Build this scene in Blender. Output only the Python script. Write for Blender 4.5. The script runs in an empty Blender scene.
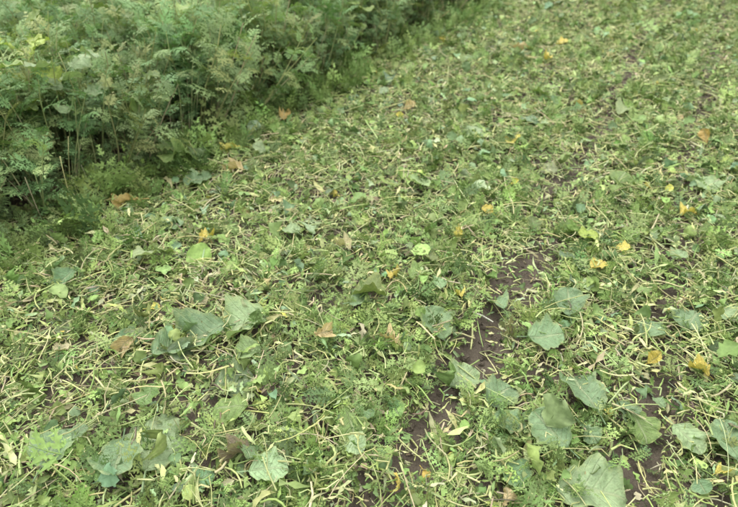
import bpy, math, numpy as np
from math import radians, sin, cos, pi
from mathutils import Matrix
rng = np.random.default_rng(11)
scene = bpy.context.scene
CAMH, PITCH, F = 1.5, radians(35), 579.0
A = radians(28.5)
DIR = np.array([sin(A), cos(A)]); NRM = np.array([cos(A), -sin(A)])
EDGE = -2.42
def edge_at(y): return EDGE+.04*np.clip(np.asarray(y)-3.5,0,6)

# ---------------------------------------------------------------- noise
_L = rng.random((6, 128, 128))
def vnoise(x, y, s, k=0):
    x = np.asarray(x)/s + 300.0; y = np.asarray(y)/s + 300.0
    xi = np.floor(x).astype(int); yi = np.floor(y).astype(int)
    fx = x-xi; fy = y-yi
    fx = fx*fx*(3-2*fx); fy = fy*fy*(3-2*fy)
    g = _L[k % 6]; a = lambda i, j: g[i % 128, j % 128]
    return (a(xi,yi)*(1-fx)+a(xi+1,yi)*fx)*(1-fy)+(a(xi,yi+1)*(1-fx)+a(xi+1,yi+1)*fx)*fy
def fbm(x, y, s, k=0):
    return .5*vnoise(x,y,s,k)+.3*vnoise(x,y,s/2.1,k+1)+.2*vnoise(x,y,s/4.3,k+2)
def rowc(x, y): return x*NRM[0]+y*NRM[1]
def soilmask(x, y):
    c = rowc(x, y)
    w = (fbm(x,y,.5,3)-.5)*.17+(vnoise(x,y,.09,1)-.5)*.04
    m = np.exp(-((c+.40+w)/.075)**2)*1.0
    for c0,am,wd in ((.18,.85,.055),(.76,.9,.06),(-1.0,.55,.045),(1.34,.85,.058),(-1.6,.4,.05),(1.92,.85,.062),(2.5,.7,.06)):
        m = np.maximum(m, am*np.exp(-((c-c0+w)/wd)**2))
    br = np.clip((.6*vnoise(x,y,.38,1)+.4*vnoise(x,y,.12,5)-.24)*3, 0, 1)
    br = np.maximum(br, (.28+.38*np.clip((y-1.8)/1.5,0,1))*(c>-.7))
    return m*br
def ground_h(x, y):
    near = np.exp(-(np.asarray(x)**2+np.asarray(y)**2)/400)
    return near*((fbm(x,y,.45,0)-.5)*.06+(vnoise(x,y,.05,2)-.5)*.014+(vnoise(x,y,.022,4)-.5)*.008 - soilmask(x,y)*.025)

# ---------------------------------------------------------------- templates
class T:
    def __init__(s): s.v=[]; s.f=[]; s.l=[]; s.n=0
    def add(s, v, f, l):
        v=np.asarray(v,float); f=np.asarray(f,int)
        s.v.append(v); s.f.append(f+s.n); s.l.append(np.asarray(l,float)); s.n+=len(v)
    def done(s):
        return np.concatenate(s.v), np.concatenate(s.f), np.concatenate(s.l)
def tube(t, pts, r, k=4, flag=1.0, v0=0, v1=1):
    pts=np.asarray(pts,float); n=len(pts); r=np.broadcast_to(r,(n,))
    d=np.gradient(pts,axis=0); d/=np.linalg.norm(d,axis=1)[:,None]+1e-9
    up=np.array([0,0,1.]) if abs(d[0,2])<.8 else np.array([1.,0,0])
    a=np.cross(d,up); a/=np.linalg.norm(a,axis=1)[:,None]+1e-9; b=np.cross(d,a)
    V=[]
    for j in range(k):
        th=2*pi*j/k; V.append(pts+(a*cos(th)+b*sin(th))*r[:,None])
    V=np.stack(V,1).reshape(-1,3)
    Fc=[]
    for i in range(n-1):
        for j in range(k):
            j2=(j+1)%k; Fc.append([i*k+j,i*k+j2,(i+1)*k+j2,(i+1)*k+j])
    if k==4: Fc.append([(n-1)*k+j for j in range(4)])
    l=np.zeros((len(V),3)); l[:,1]=np.repeat(np.linspace(v0,v1,n),k); l[:,2]=flag
    t.add(V,Fc,l)
def blade(t, nl, nw, wf, bend=0., cup=0., wave=.0, fwd=.25, pet=.0, crumple=.0, start=0., rib=True):
    v=np.linspace(0,1,nl+1); u=np.linspace(-1,1,nw*2+1); rg=rng
    th=start+bend*v
    yc=np.concatenate([[0],np.cumsum(np.cos(th[:-1]))/nl]); zc=np.concatenate([[0],np.cumsum(np.sin(th[:-1]))/nl])
    side=lambda: wf(v)*(1+.08*np.sin(v*8+rg.random()*6)+.05*np.sin(v*19+rg.random()*6)+(.035*np.sin(v*43+rg.random()*6) if nl>12 else 0))
    wl=side(); wr=side()
    V=np.zeros((nl+1,2*nw+1,3)); ph=rg.random(4)*6.28; sd=rg.normal()*.08
    for j,uu in enumerate(u):
        w=(wl if uu<0 else wr)*abs(uu)
        zz=cup*w*w*2.2+ (.4*cup*w) + wave*abs(uu)**1.5*(np.sin(v*14+ph[0]+(0 if uu<0 else 2))*.5+.3*np.sin(v*29+ph[3]+uu))
        zz=zz+crumple*(np.sin(v*7+ph[1]+uu*2.5)*np.sin(uu*3+ph[2]+v*3))
        ff=fwd*w*(1-v*.6)
        V[:,j,0]=np.sign(uu)*w+sd*np.sin(v*3)
        V[:,j,1]=yc+ff*np.cos(th)-zz*np.sin(th)
        V[:,j,2]=zc+ff*np.sin(th)+zz*np.cos(th)
    m=2*nw+1
    Fc=[[i*m+j,i*m+j+1,(i+1)*m+j+1,(i+1)*m+j] for i in range(nl) for j in range(2*nw)]
    l=np.zeros((nl+1,m,3)); l[:,:,0]=u[None]; l[:,:,1]=v[:,None]
    t.add(V.reshape(-1,3),Fc,l.reshape(-1,3))
    if rib:
        mid=np.stack([V[:,nw,0],V[:,nw,1],V[:,nw,2]-.003],1)
        tube(t,mid[::2] if nl>8 else mid,np.linspace(.012,.003,len(mid[::2] if nl>8 else mid)),3,flag=.6)
    if pet>0:
        s=np.linspace(-pet,0,4)
        p=np.stack([sd*0*s,s*math.cos(start),s*math.sin(start)],1)
        tube(t,p,np.linspace(.022,.013,4),3,flag=1.)
def w_mustard(a=.34,k=11,am=.08):
    ph=rng.random()*6
    def f(v):
        w=a*np.clip(np.sin(np.clip(v,0,1)*pi),0,1)**.46*(.88+.2*v)
        w=w*(1+am*np.sin(v*k+ph)+.02*np.sin(v*31+ph)); w=w*np.where(v<.02,.1,1)
        return np.where(v>.995,.06,w)+.006
    return f
def w_radish(a=.36):
    ph=rng.random()*.08
    def f(v):
        top=a*np.exp(-np.abs((v-.66)/.29)**3.)
        low=a*.6*np.exp(-((v-.30-ph)/.08)**2)+a*.4*np.exp(-((v-.13)/.05)**2)
        w=np.maximum(top,low)*(1+.04*np.sin(v*30+ph*50)); return np.where(v>.995,.06,w)+.01
    return f
def w_round(a=.46):
    def f(v):
        w=a*np.sqrt(np.clip(1-((v-.5)/.5)**2,0,1))*(1+.04*np.sin(v*22+1)); return w+.006
    return f
def t_leaf(kind, hi, bend, cup, wave, pet, cr=0.):
    t=T(); nl,nw=(28,4) if hi else (9,2)
    wf={'m':w_mustard(rng.uniform(.37,.47),rng.uniform(9,14),rng.uniform(.02,.07)),'r':w_radish(rng.uniform(.34,.44)),'o':w_round(rng.uniform(.44,.54))}[kind]
    blade(t,nl,nw,wf,bend,cup,wave,.15,pet,crumple=cr); return t.done()
def feather(t, L=1., pairs=7, lob=3, bend=.6, start=0., M=None, org=(0,0,0), wid=.36, sc=1.0, droop=.25):
    vs=np.linspace(0,1,pairs+2); th=start+bend*vs; P=[np.zeros(3)]
    for i in range(len(vs)-1): P.append(P[-1]+np.array([0,cos(th[i]),sin(th[i])])*(L/(len(vs)-1)))
    P=np.array(P); V=[];Fc=[];l=[]
    def quad(base,d,side,ln,w):
        n=len(V); tip=base+d*ln; m=base+d*ln*.5
        V.extend([base,m+side*w,tip,m-side*w]); Fc.append([n,n+1,n+2,n+3])
        l.extend([[0,.2,.3],[.5,.5,.3],[1,1,.3],[.5,.5,.3]])
    for i in range(1,pairs+2):
        f=vs[i]; T3=np.array([0,cos(th[i]),sin(th[i])]); N3=np.array([0,-sin(th[i]),cos(th[i])])
        last=(i==pairs+1)
        for s in ((-1,1) if not last else (0,)):
            pl=L*wid*(math.sin(pi*min(1,(.18+.8*f)))**.7)*rng.uniform(.75,1.15) if not last else L*.2
            ang=radians(rng.uniform(50,72)) if not last else 0
            zz=rng.normal(0,.18)-droop*.3
            D=np.array([s*sin(ang),0,0])+T3*cos(ang)+N3*zz; D/=np.linalg.norm(D)
            S=np.cross(N3,D); S/=np.linalg.norm(S)+1e-9
            b0=P[i]
            quad(b0,D,S,pl,pl*.09*sc)
            for k in range(lob):
                q=(k+.6)/lob; bb=b0+D*pl*q*.92-N3*droop*pl*q*q*.3
                ll=pl*.36*(1.05-.5*q)*rng.uniform(.8,1.2)
                for s2 in (-1,1):
                    d2=D*.62+S*s2*.78+N3*rng.normal(0,.15); s3=np.cross(N3,d2)
                    quad(bb,d2,s3,ll,ll*.27*sc)
    V=np.array(V); l=np.array(l)
    if M is not None: V=V@M.T; P=P@M.T
    V=V+np.array(org); P=P+np.array(org)
    t.add(V,Fc,l)
    tube(t,P[::2] if len(P)>5 else P,np.linspace(.016,.005,len(P[::2] if len(P)>5 else P))*L,3,flag=.7)
def t_feather(pairs,lob,bend,**k):
    t=T(); feather(t,1.,pairs,lob,bend,**k); return t.done()
def t_stalk(nb, r):
    t=T(); s=np.linspace(0,1,nb+1)
    a=rng.normal(0,.10); kink=rng.normal(0,.14) if rng.random()<.4 else 0
    p=np.stack([a*np.sin(s*pi)+kink*np.abs(s-.5),s,.05*np.sin(s*5)],1)
    tube(t,p,np.linspace(r,r*rng.uniform(.5,.9),nb+1),4 if nb>2 else 3,flag=1.)
    return t.done()
def t_frag(lo=.18,hi=.45,nl=6):
    t=T(); k=rng.uniform(lo,hi); ph=rng.random()*6; q=rng.uniform(.2,.5)
    blade(t,nl,1,lambda v:k*np.clip(.35+.65*np.sin(v*pi),0,1)*(1+q*np.sin(v*13+ph))*np.where(v>.98,.3,1),rng.normal(0,.9),rng.uniform(-.8,1.2),.1,.3,0,crumple=.06,rib=False)
    return t.done()

# ---------------------------------------------------------------- baking
def rot(yaw,pit,rol):
    cy,sy,cp,sp,cr,sr=np.cos(yaw),np.sin(yaw),np.cos(pit),np.sin(pit),np.cos(rol),np.sin(rol)
    z=np.zeros_like(cy); o=np.ones_like(cy)
    Rz=np.stack([cy,-sy,z,sy,cy,z,z,z,o],-1).reshape(-1,3,3)
    Rx=np.stack([o,z,z,z,cp,-sp,z,sp,cp],-1).reshape(-1,3,3)
    Ry=np.stack([cr,z,sr,z,o,z,-sr,z,cr],-1).reshape(-1,3,3)
    return Rz@Rx@Ry
class Bake:
    def __init__(s): s.V=[];s.F=[];s.C=[];s.L=[];s.n=0
    def put(s,tm,pos,R,sc,col):
        v,f,l=tm; m=len(pos)
        if m==0: return
        sc=np.asarray(sc); sc=sc[:,None,None] if sc.ndim==1 else sc[:,None,:]
        W=np.einsum('mij,mnj->mni',R,v[None]*sc)+pos[:,None]
        s.V.append(W.reshape(-1,3).astype(np.float32))
        s.F.append((f[None]+(np.arange(m)*len(v))[:,None,None]+s.n).reshape(-1,4))
        s.C.append(np.repeat(col,len(v),0).astype(np.float32)); s.L.append(np.tile(l,(m,1)).astype(np.float32))
        s.n+=m*len(v)
    def many(s,tms,pos,R,sc,col):
        k=rng.integers(0,len(tms),len(pos))
        for i,tm in enumerate(tms):
            q=k==i; s.put(tm,pos[q],R[q],sc[q],col[q])
    def obj(s,name,mat,smooth=True,link=True):
        return mk(name,np.concatenate(s.V),np.concatenate(s.F),np.concatenate(s.C),np.concatenate(s.L),mat,smooth,link)
def mk(name,V,Fq,C,L,mat,smooth=True,link=True):
    me=bpy.data.meshes.new(name); me.vertices.add(len(V)); me.vertices.foreach_set('co',V.astype(np.float32).ravel())
    me.loops.add(Fq.size); me.loops.foreach_set('vertex_index',Fq.astype(np.int32).ravel())
    me.polygons.add(len(Fq)); me.polygons.foreach_set('loop_start',np.arange(0,Fq.size,4,dtype=np.int32))
    me.update(calc_edges=True)
    me.polygons.foreach_set('use_smooth',np.full(len(Fq),smooth))
    if C is not None:
        a=me.attributes.new('Col','FLOAT_COLOR','POINT'); a.data.foreach_set('color',np.c_[C,np.ones(len(C))].astype(np.float32).ravel())
        b=me.attributes.new('luv','FLOAT_VECTOR','POINT'); b.data.foreach_set('vector',L.astype(np.float32).ravel())
    me.materials.append(mat)
    o=bpy.data.objects.new(name,me)
    if link: scene.collection.objects.link(o)
    return o

# ---------------------------------------------------------------- materials
def N(nt,t,**k):
    n=nt.nodes.new(t)
    for a,b in k.items(): setattr(n,a,b)
    return n
def math_(nt,op,a,b=None,c=None):
    n=N(nt,'ShaderNodeMath',operation=op)
    for i,x in enumerate((a,b,c)):
        if x is None: continue
        if hasattr(x,'links'): nt.links.new(x,n.inputs[i])
        else: n.inputs[i].default_value=x
    return n.outputs[0]
def mix(nt,fac,a,b,bt='MIX'):
    n=N(nt,'ShaderNodeMix',data_type='RGBA',blend_type=bt)
    for i,x in ((0,fac),(6,a),(7,b)):
        if hasattr(x,'links'): nt.links.new(x,n.inputs[i])
        elif i==0: n.inputs[0].default_value=x
        else: n.inputs[i].default_value=(*x,1)
    return n.outputs[2]
def leaf_mat(name,kind='veined'):
    m=bpy.data.materials.new(name); m.use_nodes=True; nt=m.node_tree; nt.nodes.clear()
    c=N(nt,'ShaderNodeAttribute',attribute_name='Col').outputs['Color']
    p=N(nt,'ShaderNodeBsdfPrincipled'); p.inputs['Roughness'].default_value=.6 if kind!='veined' else .48; p.inputs['Specular IOR Level'].default_value=.35
    if kind!='crop':
        tc=N(nt,'ShaderNodeTexCoord')
        nz=N(nt,'ShaderNodeTexNoise'); nz.inputs['Scale'].default_value=70; nz.inputs['Detail'].default_value=2; nt.links.new(tc.outputs['Object'],nz.inputs['Vector'])
        hsv=N(nt,'ShaderNodeHueSaturation'); nt.links.new(c,hsv.inputs['Color'])
        nt.links.new(math_(nt,'ADD',.6,math_(nt,'MULTIPLY',nz.outputs[0],.8)),hsv.inputs['Value']); c=hsv.outputs[0]
    if kind=='crop':
        oi=N(nt,'ShaderNodeObjectInfo')
        h2=N(nt,'ShaderNodeHueSaturation'); nt.links.new(c,h2.inputs['Color'])
        nt.links.new(math_(nt,'ADD',.475,math_(nt,'MULTIPLY',oi.outputs['Random'],.045)),h2.inputs['Hue'])
        r2=math_(nt,'FRACT',math_(nt,'MULTIPLY',oi.outputs['Random'],17.3))
        nt.links.new(math_(nt,'ADD',.72,math_(nt,'MULTIPLY',r2,.6)),h2.inputs['Value']); c=h2.outputs[0]
    if kind=='veined':
        luv=N(nt,'ShaderNodeAttribute',attribute_name='luv').outputs['Vector']
        sp=N(nt,'ShaderNodeSeparateXYZ'); nt.links.new(luv,sp.inputs[0]); u,v,fl=sp.outputs
        au=math_(nt,'ABSOLUTE',u); isl=math_(nt,'LESS_THAN',fl,.1)
        ph=math_(nt,'FRACT',math_(nt,'SUBTRACT',math_(nt,'MULTIPLY',v,7.),math_(nt,'MULTIPLY',au,1.6)))
        dd=math_(nt,'ABSOLUTE',math_(nt,'SUBTRACT',ph,.5))
        side=N(nt,'ShaderNodeMapRange'); nt.links.new(math_(nt,'ADD',dd,math_(nt,'MULTIPLY',au,.07)),side.inputs[0]); side.inputs[1].default_value=.16; side.inputs[2].default_value=.03
        midr=N(nt,'ShaderNodeMapRange'); nt.links.new(au,midr.inputs[0]); midr.inputs[1].default_value=.10; midr.inputs[2].default_value=.03
        vein=math_(nt,'MULTIPLY',math_(nt,'MAXIMUM',math_(nt,'MULTIPLY',side.outputs[0],.5),midr.outputs[0]),isl)
        nz2=N(nt,'ShaderNodeTexNoise'); nz2.inputs['Scale'].default_value=160; nz2.inputs['Detail'].default_value=2; nt.links.new(tc.outputs['Object'],nz2.inputs['Vector'])
        c=mix(nt,vein,c,mix(nt,.6,c,(.44,.50,.28)))
        r=N(nt,'ShaderNodeMapRange'); nt.links.new(nz2.outputs[0],r.inputs[0]); r.inputs[1].default_value=.6; r.inputs[2].default_value=.75
        c=mix(nt,math_(nt,'MULTIPLY',r.outputs[0],.3),c,(.20,.16,.07))
        r3=N(nt,'ShaderNodeMapRange'); nt.links.new(math_(nt,'ADD',au,math_(nt,'MULTIPLY',nz.outputs[0],.8)),r3.inputs[0]); r3.inputs[1].default_value=1.15; r3.inputs[2].default_value=1.6
        c=mix(nt,math_(nt,'MULTIPLY',r3.outputs[0],math_(nt,'MULTIPLY',isl,.5)),c,(.42,.42,.15))
        bp=N(nt,'ShaderNodeBump'); bp.inputs['Strength'].default_value=.8; bp.inputs['Distance'].default_value=.004
        nt.links.new(math_(nt,'SUBTRACT',nz2.outputs[0],vein),bp.inputs['Height']); nt.links.new(bp.outputs[0],p.inputs['Normal'])
    nt.links.new(c,p.inputs['Base Color'])
    o=N(nt,'ShaderNodeOutputMaterial')
    if kind=='litter':
        nt.links.new(p.outputs[0],o.inputs[0]); return m
    tr=N(nt,'ShaderNodeBsdfTranslucent'); nt.links.new(mix(nt,1.,c,(1.,1.1,.6),'MULTIPLY'),tr.inputs[0])
    ms=N(nt,'ShaderNodeMixShader'); ms.inputs[0].default_value=.22 if kind=='veined' else .25
    nt.links.new(p.outputs[0],ms.inputs[1]); nt.links.new(tr.outputs[0],ms.inputs[2])
    nt.links.new(ms.outputs[0],o.inputs[0]); return m
M_LEAF=leaf_mat('broad_leaf_mat'); M_LIT=leaf_mat('litter_mat','litter'); M_CROP=leaf_mat('crop_leaf_mat','crop')
def soil_mat():
    m=bpy.data.materials.new('soil'); m.use_nodes=True; nt=m.node_tree; p=nt.nodes['Principled BSDF']
    tc=N(nt,'ShaderNodeTexCoord')
    a=N(nt,'ShaderNodeTexNoise'); a.inputs['Scale'].default_value=9; a.inputs['Detail'].default_value=5
    b=N(nt,'ShaderNodeTexNoise'); b.inputs['Scale'].default_value=110; b.inputs['Detail'].default_value=4
    for n in (a,b): nt.links.new(tc.outputs['Object'],n.inputs['Vector'])
    c=mix(nt,a.outputs[0],(.060,.051,.037),(.16,.132,.098)); c=mix(nt,math_(nt,'MULTIPLY',b.outputs[0],.6),c,(.21,.175,.132))
    ln=N(nt,'ShaderNodeVectorMath',operation='LENGTH'); nt.links.new(tc.outputs['Object'],ln.inputs[0])
    r=N(nt,'ShaderNodeMapRange'); nt.links.new(ln.outputs['Value'],r.inputs[0]); r.inputs[1].default_value=9; r.inputs[2].default_value=13
    c=mix(nt,r.outputs[0],c,mix(nt,b.outputs[0],(.08,.12,.04),(.22,.28,.10)))
    nt.links.new(c,p.inputs['Base Color']); p.inputs['Roughness'].default_value=.9; p.inputs['Specular IOR Level'].default_value=.2
    bp=N(nt,'ShaderNodeBump'); bp.inputs['Strength'].default_value=1.; bp.inputs['Distance'].default_value=.015
    nt.links.new(b.outputs[0],bp.inputs['Height']); nt.links.new(bp.outputs[0],p.inputs['Normal']); return m
M_SOIL=soil_mat()

# ---------------------------------------------------------------- ground
n=560
s=np.linspace(-1,1,n); q=np.sign(s)*(np.abs(s)*5.2+ 400*np.abs(s)**14)
gx,gy=np.meshgrid(q,q+4.2,indexing='ij')
V=np.stack([gx,gy,ground_h(gx,gy)],-1).reshape(-1,3)
ii=np.arange(n-1)[:,None]*n+np.arange(n-1)[None]
Fq=np.stack([ii,ii+n,ii+n+1,ii+1],-1).reshape(-1,4)
mk('ground',V,Fq,None,None,M_SOIL)
B=Bake(); cl=[]
for i in range(5):
    k1,k2=8,6; th=np.linspace(0,2*pi,k1,endpoint=False); fi=np.linspace(-1.45,1.45,k2)
    rr=1+rng.normal(0,.16,(k2,k1))
    v=np.stack([np.cos(fi)[:,None]*np.cos(th)*rr,np.cos(fi)[:,None]*np.sin(th)*rr,(np.sin(fi)[:,None]*rr)*.7],-1).reshape(-1,3)
    f=[[a*k1+b,a*k1+(b+1)%k1,(a+1)*k1+(b+1)%k1,(a+1)*k1+b] for a in range(k2-1) for b in range(k1)]
    cl.append((v,np.array(f),np.zeros((len(v),3))))
def region(m, ymax=9.5, marg=.7, far=.6):
    y=rng.uniform(.3,ymax,m*4); x=rng.uniform(-7,7,m*4)
    ok=(np.abs(x)<.52*y+.55+marg)&(rowc(x,y)>edge_at(y)-.25)&(rng.random(m*4)<np.interp(y,[0,2,5,9],[1,1,.8,far]))
    x,y=x[ok],y[ok]
    return x[:m],y[:m]
x,y=region(26000); k=(rng.random(len(x))<.08+soilmask(x,y)); x,y=x[k],y[k]; m=len(x)
sz=rng.gamma(2,.0034,m)+.002
B.many(cl,np.stack([x,y,ground_h(x,y)],1),rot(rng.uniform(0,6.3,m),rng.normal(0,.6,m),rng.normal(0,.6,m)),sz,np.ones((m,3)))
B.obj('soil_clods',M_SOIL,smooth=False)

# ---------------------------------------------------------------- litter
PAL=dict(mid=(.195,.295,.080),dark=(.115,.19,.055),bright=(.285,.40,.105),stalk=(.50,.535,.215),straw=(.52,.47,.26),
  blue=(.21,.325,.155),pale=(.32,.44,.21),yellow=(.68,.55,.11),tan=(.57,.45,.22),lime=(.43,.55,.10),brown=(.20,.16,.10),orange=(.62,.44,.15))
for k_ in PAL:
    c_=np.array(PAL[k_]); PAL[k_]=tuple(c_*.94+.06*float(c_@np.array([.3,.6,.1])))
def colr(names,probs,m,jit=.18):
    k=rng.choice(len(names),m,p=np.array(probs)/sum(probs)); c=np.array([PAL[a] for a in names])[k]
    return np.minimum(c*np.exp(rng.normal(0,jit,(m,1)))*np.exp(rng.normal(0,.06,(m,3))),.68)
def mound(x,y): return np.clip(fbm(x,y,.22,2)-.3,0,1)*.09*(1-.8*soilmask(x,y))
def scatter(B,tms,m,size,names,probs,tilt=.35,zmax=.035,zbias=0,keep=.9,far=.6,pref=None,aniso=False,jit=.18,thick=.06):
    x,y=region(int(m),far=far)
    k=rng.random(len(x))>np.minimum(soilmask(x,y)*1.2,1)*keep
    if pref is not None: k&=rng.random(len(x))<pref(x,y)
    x,y=x[k],y[k]; m=len(x)
    z=ground_h(x,y)+mound(x,y)*rng.random(m)+rng.random(m)*zmax+zbias
    sz=np.exp(rng.normal(np.log(size),.3,m))
    yaw=rng.uniform(0,6.3,m)
    R=rot(yaw,rng.normal(.1,tilt,m),rng.normal(0,tilt*1.2,m))
    S=sz if not aniso else np.stack([np.full(m,thick)*rng.uniform(.6,1.5,m),sz,np.full(m,thick)],1)
    B.many(tms,np.stack([x,y,z],1),R,S,colr(names,probs,m,jit)); return m
feaS=[t_feather(4,2,rng.normal(.2,.9),wid=.42,sc=1.2) for _ in range(10)]
feaM=[t_feather(6,3,rng.normal(.3,.7),wid=.36,sc=1.1) for _ in range(8)]
frag=[t_frag(.12,.36) for _ in range(18)]
shred=[t_frag(.04,.11,5) for _ in range(12)]
stk=[t_stalk(4,rng.uniform(.022,.045)) for _ in range(14)]
stkS=[t_stalk(2,rng.uniform(.025,.05)) for _ in range(14)]
brS=[t_leaf(rng.choice(['m','r','m','r','o']),False,rng.normal(0,.8),rng.uniform(-.5,1.),.14,.25,.06) for _ in range(16)]
brH=[t_leaf(a,True,b,c,.10,.3,.05) for a,b,c in [('m',-.5,.3),('m',.4,.25),('o',-.4,.2),('r',-.3,.2),('m',-.9,.5),('o',.3,.25),('m',-.3,-.25),('r',-.6,.15)]]
dry=[t_leaf(a,True,b,c,.22,.3,.11) for a,b,c in [('r',-.9,.9),('m',1.1,.9),('r',.6,-.9),('m',-1.2,1.2)]]
def rowg(x,y): return .5+.5*np.cos((rowc(x,y)+.11)/.58*2*pi)
gr=lambda x,y: np.clip(.2+(fbm(x,y,.5,4)-.35)*2.1+.46*rowg(x,y)*(rowc(x,y)>-.9)+.12*(rowc(x,y)<-.9),.08,1)
st=lambda x,y: np.clip(.55+(.65-fbm(x,y,.6,4))*1.6,.35,1)
B=Bake()
scatter(B,frag,30000,.024,['mid','dark','straw','brown','pale','stalk'],[5,3.5,2,1.6,.6,1.6],tilt=.4,zmax=.02,keep=.8)
scatter(B,frag,22000,.028,['mid','bright','pale','straw','stalk','yellow'],[6,5,1,.7,1,.12],tilt=.55,zmax=.045)
scatter(B,shred,36000,.050,['stalk','straw','bright','mid','pale'],[5,1.4,3,1.5,1],tilt=.35,zmax=.05,pref=st,keep=.9)
scatter(B,feaS,17000,.042,['mid','dark','bright'],[5,2,5],tilt=.5,zmax=.05,pref=gr)
scatter(B,feaM,9500,.074,['mid','dark','bright'],[5,2,5],tilt=.45,zmax=.055,zbias=.005,pref=gr)
scatter(B,brS,4200,.050,['mid','dark','bright','blue','pale','yellow','tan'],[5,1.5,5,2.5,2,.25,.15],tilt=.5,zmax=.05,zbias=.01)
B.obj('mown_leaf_litter',M_LIT)
B=Bake()
scatter(B,stkS,54000,.048,['stalk','straw','bright','brown'],[6,1.4,2,.5],tilt=.3,zmax=.055,aniso=True,pref=st,keep=.86,thick=.076)
scatter(B,stk,11500,.11,['stalk','straw','bright'],[6,1.6,1.4],tilt=.17,zmax=.05,zbias=.012,aniso=True,pref=st,thick=.07,keep=.85)
B.obj('cut_stalks',M_LIT)
B=Bake()
x,y=region(9000); c=rowc(x,y); off=np.round((c-.09)/.193)*.193+.09-c+rng.normal(0,.018,len(x)); x=x+NRM[0]*off; y=y+NRM[1]*off
k=(rng.random(len(x))>.25)&(soilmask(x,y)<.4); x,y=x[k],y[k]; m=len(x)
B.many(stkS,np.stack([x,y,ground_h(x,y)-.01],1),rot(rng.uniform(0,6.3,m),pi/2+rng.normal(0,.4,m),rng.normal(0,.2,m)),
  np.stack([np.full(m,.06),rng.uniform(.03,.10,m),np.full(m,.06)],1),colr(['stalk','straw','mid'],[5,2,2],m))
m=190; b=rng.uniform(1.0,9.5,m); c=EDGE+rng.normal(-.1,.09,m); x=c*NRM[0]+b*DIR[0]; y=c*NRM[1]+b*DIR[1]; dE=edge_at(y)-EDGE; x=x+NRM[0]*dE; y=y+NRM[1]*dE
B.many(stk,np.stack([x,y,ground_h(x,y)-.01],1),rot(rng.uniform(0,6.3,m),pi/2+rng.normal(0,.5,m),rng.normal(0,.3,m)),
  np.stack([np.full(m,.08),rng.uniform(.12,.42,m),np.full(m,.08)],1),colr(['stalk','straw','tan'],[4,4,1],m))
B.obj('crop_stubble',M_LIT)
B=Bake()
x,y=region(3000); k=(rng.random(len(x))<gr(x,y)*.9)&(soilmask(x,y)<.3); x,y=x[k],y[k]
# ragged leafy skirt in front of the standing crop
m=480; b=rng.uniform(1.0,9.5,m); c=EDGE+rng.normal(.04,.13,m); xe=c*NRM[0]+b*DIR[0]; ye=c*NRM[1]+b*DIR[1]; dE=edge_at(ye)-EDGE; xe=xe+NRM[0]*dE; ye=ye+NRM[1]*dE
big=np.concatenate([np.ones(len(x)),rng.uniform(1.2,2.3,m)]); x=np.concatenate([x,xe]); y=np.concatenate([y,ye])
for j in range(6):
    m=len(x); a=rng.uniform(0,6.3,m)
    k=rng.random(m)<.85
    B.many(feaM,np.stack([x+rng.normal(0,.01,m),y+rng.normal(0,.01,m),ground_h(x,y)+.005+mound(x,y)*.6],1)[k],
      rot(a,rng.uniform(.15,1.0,m)+.2*(big>1),rng.normal(0,.3,m))[k],(np.exp(rng.normal(np.log(.075),.3,m))*big)[k],colr(['mid','bright','dark'],[5,5,1],m)[k])
B.obj('regrowth_tufts',M_LIT)

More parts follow.
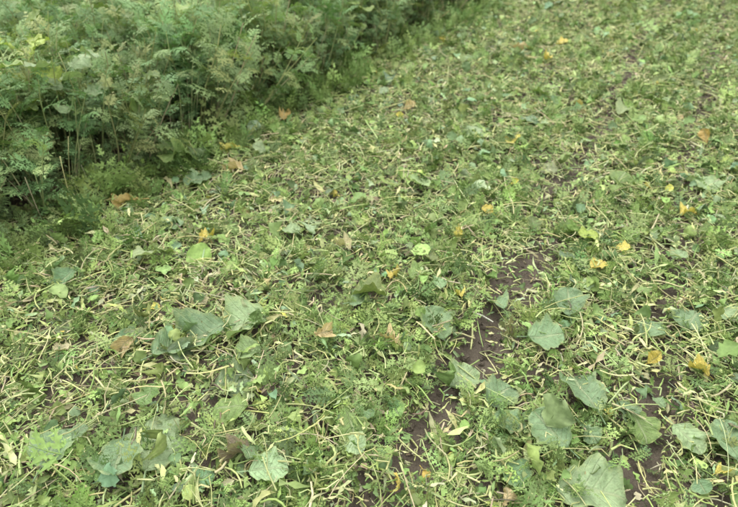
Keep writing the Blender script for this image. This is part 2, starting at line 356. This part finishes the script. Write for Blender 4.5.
# ---------------------------------------------------------------- individual fallen leaves: x, y (m), length (m), colour, shape
KEY=[(-.65,1.10,.23,'pale','m'),(-.91,1.05,.14,'blue','o'),(-.71,1.01,.15,'blue','m'),(-.62,1.55,.20,'blue','m'),(-.46,1.61,.19,'pale','m'),(-.70,1.48,.14,'blue','m'),
(.32,1.38,.12,'pale','o'),(.43,1.28,.12,'blue','o'),(.70,1.28,.17,'blue','m'),(.62,.93,.20,'pale','m'),(.63,1.53,.13,'blue','o'),(.77,1.72,.15,'blue','m'),(.51,1.76,.10,'blue','m'),
(1.21,1.64,.16,'blue','m'),(1.37,1.69,.14,'pale','m'),(1.78,2.71,.15,'pale','o'),(.68,3.41,.18,'pale','m'),(.54,1.11,.14,'blue','m'),(.96,1.11,.11,'pale','o'),(1.08,1.10,.14,'blue','m'),
(-.03,1.75,.12,'blue','m'),(-.366,2.256,.12,'pale','m'),(.211,1.912,.12,'mid','m'),(.838,1.17,.12,'mid','m'),(-.058,1.15,.12,'mid','r'),(-.437,1.21,.12,'mid','m'),(1.042,1.605,.12,'blue','m'),
(-1.2,2.505,.13,'orange','d'),(-.74,2.173,.08,'yellow','d'),(-.167,1.552,.08,'tan','d'),(.083,1.525,.08,'tan','d'),(.962,1.968,.08,'yellow','m'),(1.123,2.11,.06,'yellow','o'),(.995,2.198,.10,'lime','m'),
(1.568,2.437,.08,'yellow','d'),(.866,3.264,.10,'yellow','o'),(1.333,5.227,.13,'tan','d'),(1.758,5.422,.12,'yellow','o'),(.095,1.898,.06,'yellow','d'),(.277,3.752,.09,'tan','d'),(.572,2.409,.06,'yellow','o'),
(-.858,1.49,.07,'tan','d'),(.988,1.426,.06,'yellow','d'),(1.117,1.37,.06,'yellow','d'),(2.034,3.264,.09,'orange','d'),(-.802,3.122,.12,'yellow','d'),(-.73,2.865,.09,'tan','d'),(.369,.902,.05,'tan','d'),(.36,1.781,.05,'yellow','d'),
(.407,2.214,.06,'yellow','d'),(1.467,4.875,.10,'yellow','d'),(2.057,5.017,.10,'tan','d'),(-.661,1.75,.09,'straw','r'),(-1.1,1.5,.08,'straw','r'),(.998,.995,.05,'yellow','d'),(.765,1.209,.05,'yellow','d'),
(-.376,1.044,.08,'brown','d'),(-.106,2.11,.07,'straw','d'),(.378,2.749,.11,'blue','m'),(1.111,3.578,.14,'pale','m'),(.842,4.875,.15,'pale','m'),(2.04,3.941,.15,'pale','m'),(1.337,2.749,.13,'mid','m'),
(-.9,2.72,.15,'blue','m'),(-.55,3.65,.11,'orange','d')]
B=Bake()
for (X,Y,size,cn,kd) in KEY:
    if kd=='d': tm=dry[rng.integers(0,4)]
    else: tm=brH[rng.choice([0,1,4,6]) if kd=='m' else (rng.choice([2,5]) if kd=='o' else rng.choice([3,7]))]
    yaw=rng.uniform(0,6.3); R=rot(np.array([yaw]),np.array([rng.normal(.0,.13)]),np.array([rng.normal(0,.15)]))
    if kd=='d': R=rot(np.array([yaw]),np.array([rng.normal(.0,.2)]),np.array([rng.normal(0,.4)]))
    cpos=R[0]@np.array([0,.5*size,0])
    z=float(ground_h(X,Y))+.056+float(mound(X,Y))*.6
    B.put(tm,np.array([[X-cpos[0],Y-cpos[1],z-cpos[2]*.5]]),R,np.array([size]),np.minimum(np.array([PAL[cn]])*rng.uniform(.95,1.2),.72))
scatter(B,brH,600,.085,['blue','pale','mid','bright'],[3,3,3,1],tilt=.28,zmax=.035,zbias=.025)
B.obj('fallen_broad_leaves',M_LEAF)

# ---------------------------------------------------------------- standing crop
def crop_plant(seed):
    t=T(); C=[]
    def mark(c):
        n0=sum(len(a) for a in C); C.append(np.repeat([c],t.n-n0,0))
    ns=rng.integers(4,6)
    for sidx in range(ns):
        H=rng.uniform(.46,.70); a=rng.uniform(0,6.3); ln=rng.uniform(.03,.19)
        s=np.linspace(0,1,7); wob=rng.normal(0,.012,2)
        P=np.stack([cos(a)*(.02+ln*s**1.6)+wob[0]*np.sin(s*5),sin(a)*(.02+ln*s**1.6)+wob[1]*np.sin(s*4),H*s],1)
        tube(t,P,np.linspace(.005,.002,7),3,flag=1.)
        mark(np.array(PAL['stalk'])*rng.uniform(.6,.95) if rng.random()<.6 else np.array(PAL['straw'])*.9)
        nlv=10
        for i in range(nlv):
            q=.16+.84*(i+rng.random()*.6)/nlv
            p=np.array([np.interp(q,s,P[:,k]) for k in range(3)])
            L=rng.uniform(.09,.17)*(1 if q<.85 else .75)
            yaw=a+i*2.4+rng.normal(0,.4); st_=rng.uniform(.3,1.1)+(.3 if q>.85 else 0)
            if q<.35: st_-=.7; L*=.75
            M=rot(np.array([yaw]),np.array([0.]),np.array([rng.normal(0,.3)]))[0]
            feather(t,L,6,1 if q<.25 else (2 if q<.6 else 3),rng.uniform(-1.2,-.2),st_,M=M,org=p,wid=.38,sc=1.0)
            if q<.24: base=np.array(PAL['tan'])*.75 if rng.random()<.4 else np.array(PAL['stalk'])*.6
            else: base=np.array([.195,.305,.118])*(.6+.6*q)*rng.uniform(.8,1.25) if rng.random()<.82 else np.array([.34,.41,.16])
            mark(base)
    v,f,l=t.done(); return v,f,np.concatenate(C),l
src=bpy.data.collections.new('crop_plant_variants')
for i in range(9):
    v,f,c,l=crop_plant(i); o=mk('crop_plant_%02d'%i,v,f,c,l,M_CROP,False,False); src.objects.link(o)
sp=.142; pts=[]; rr=[]; ss=[]
for a in np.arange(-6.6,0,sp):
    for b in np.arange(-3.5,11.5,sp):
        c=EDGE+a-.02+rng.normal(0,.04); b2=b+rng.normal(0,.05)
        x,y=c*NRM[0]+b2*DIR[0],c*NRM[1]+b2*DIR[1]
        dE=float(edge_at(y))-EDGE; x+=NRM[0]*dE; y+=NRM[1]*dE
        if y<.8 or y>9.5 or abs(x)>.52*y+1.6: continue
        edge=a>-.27
        if edge and rng.random()<.15: continue
        c2=c+(fbm(x,y,.7,5)-.5)*.5
        if c2>EDGE+.07: continue
        pts.append((x,y,float(ground_h(x,y))-.005))
        le=rng.normal(.14,.20) if edge else rng.normal(0,.07)
        rr.append((rng.normal(0,.06), le*cos(A), rng.uniform(0,6.3)))
        ss.append((.76+.50*float(fbm(x,y,.8,0)))*rng.uniform(.82,1.2)*(rng.uniform(.75,1.1) if edge else 1))
me=bpy.data.meshes.new('standing_cover_crop'); me.from_pydata(pts,[],[])
R3=[]
for (rx,ry,az) in rr:
    Mx=Matrix.Rotation(ry,3,'Y')@Matrix.Rotation(rx,3,'X')@Matrix.Rotation(az,3,'Z'); e=Mx.to_euler(); R3.append((e.x,e.y,e.z))
at=me.attributes.new('rotv','FLOAT_VECTOR','POINT'); at.data.foreach_set('vector',np.array(R3,np.float32).ravel())
at=me.attributes.new('scl','FLOAT','POINT'); at.data.foreach_set('value',np.array(ss,np.float32))
at=me.attributes.new('vid','INT','POINT'); at.data.foreach_set('value',rng.integers(0,9,len(pts)).astype(np.int32))
crop=bpy.data.objects.new('standing_cover_crop',me); scene.collection.objects.link(crop)
ng=bpy.data.node_groups.new('crop_instancer','GeometryNodeTree')
ng.interface.new_socket('Geometry',in_out='INPUT',socket_type='NodeSocketGeometry'); ng.interface.new_socket('Geometry',in_out='OUTPUT',socket_type='NodeSocketGeometry')
gi=ng.nodes.new('NodeGroupInput'); go=ng.nodes.new('NodeGroupOutput')
ci=ng.nodes.new('GeometryNodeCollectionInfo'); ci.inputs['Collection'].default_value=src; ci.inputs['Separate Children'].default_value=True; ci.inputs['Reset Children'].default_value=True
ip=ng.nodes.new('GeometryNodeInstanceOnPoints'); ip.inputs['Pick Instance'].default_value=True
def na(t,nm):
    a=ng.nodes.new('GeometryNodeInputNamedAttribute'); a.data_type=t; a.inputs['Name'].default_value=nm; return a.outputs['Attribute']
ng.links.new(gi.outputs[0],ip.inputs['Points']); ng.links.new(ci.outputs[0],ip.inputs['Instance'])
e2r=ng.nodes.new('FunctionNodeEulerToRotation'); ng.links.new(na('FLOAT_VECTOR','rotv'),e2r.inputs[0]); ng.links.new(e2r.outputs[0],ip.inputs['Rotation'])
ng.links.new(na('INT','vid'),ip.inputs['Instance Index']); ng.links.new(na('FLOAT','scl'),ip.inputs['Scale'])
ng.links.new(ip.outputs[0],go.inputs[0])
md=crop.modifiers.new('instances','NODES'); md.node_group=ng

def mustard(X,Y,H,cn,nl=8,lo=.5):
    t=Bake(); tt=T(); s=np.linspace(0,1,8); P=np.stack([.02*np.sin(s*3),.02*np.sin(s*4),H*s*.97],1); tube(tt,P,np.linspace(.006,.0025,8),4)
    t.put(tt.done(),np.array([[0,0,0.]]),rot(*[np.zeros(1)]*3),np.ones(1),np.array([PAL['stalk']])*.8)
    for i in range(nl):
        q=lo+(1-lo)*(i+.5)/nl; L=rng.uniform(.09,.15); yaw=i*2.4+rng.random()
        R=rot(np.array([yaw]),np.array([rng.uniform(-.1,.7)]),np.array([rng.normal(0,.3)])); p=np.array([0,0,H*q])+R[0]@np.array([0,.3*L,0])
        t.put(brH[rng.choice([0,1,3,4,6,7])],p[None],R,np.array([L]),(np.array(PAL[cn])*rng.uniform(.75,1.1))[None])
    o=t.obj('mustard_plant',M_LEAF); o.location=(X,Y,float(ground_h(X,Y))); return o
for a in [(-1.46,2.78,.74,'pale'),(-1.66,2.84,.76,'lime'),(-1.74,2.62,.70,'bright'),(-.84,3.98,.74,'pale'),(-1.05,3.85,.73,'bright'),(-1.6,3.85,.75,'mid'),(-.25,5.25,.68,'mid'),(-2.3,3.9,.76,'mid'),(-.95,2.85,.24,'mid',4),
          (-1.25,3.02,.5,'mid'),(-.60,4.2,.5,'bright'),(-.08,5.15,.5,'bright'),(.35,6.0,.55,'mid'),(-1.9,3.3,.72,'bright'),(-1.3,4.4,.76,'pale'),(-2.6,4.9,.78,'bright'),(-.6,5.3,.74,'bright')]:
    mustard(*a)

# ---------------------------------------------------------------- light, world, camera
w=bpy.data.worlds.new('World'); scene.world=w; w.use_nodes=True; nt=w.node_tree; bg=nt.nodes['Background']
sky=N(nt,'ShaderNodeTexSky',sky_type='NISHITA'); sky.sun_disc=False; sky.sun_elevation=radians(60); sky.sun_rotation=radians(-40); sky.dust_density=4
hs=N(nt,'ShaderNodeHueSaturation'); hs.inputs['Saturation'].default_value=.3; nt.links.new(sky.outputs[0],hs.inputs['Color']); nt.links.new(hs.outputs[0],bg.inputs[0])
bg.inputs[1].default_value=.30
sd=bpy.data.lights.new('sun','SUN'); sd.energy=2.0; sd.angle=radians(60); sd.color=(1,.97,.92)
so=bpy.data.objects.new('sun',sd); so.rotation_euler=(radians(30),0,radians(40)); scene.collection.objects.link(so)
cd=bpy.data.cameras.new('camera'); cd.sensor_width=36; cd.lens=36*F/738; cd.clip_end=2000; cd.clip_start=.02
cd.dof.use_dof=True; cd.dof.focus_distance=1.8; cd.dof.aperture_fstop=3.0
co=bpy.data.objects.new('camera',cd); co.location=(0,0,CAMH); co.rotation_euler=(pi/2-PITCH,0,0); scene.collection.objects.link(co); scene.camera=co
scene.view_settings.view_transform='Standard'; scene.view_settings.look='None'; scene.view_settings.exposure=0
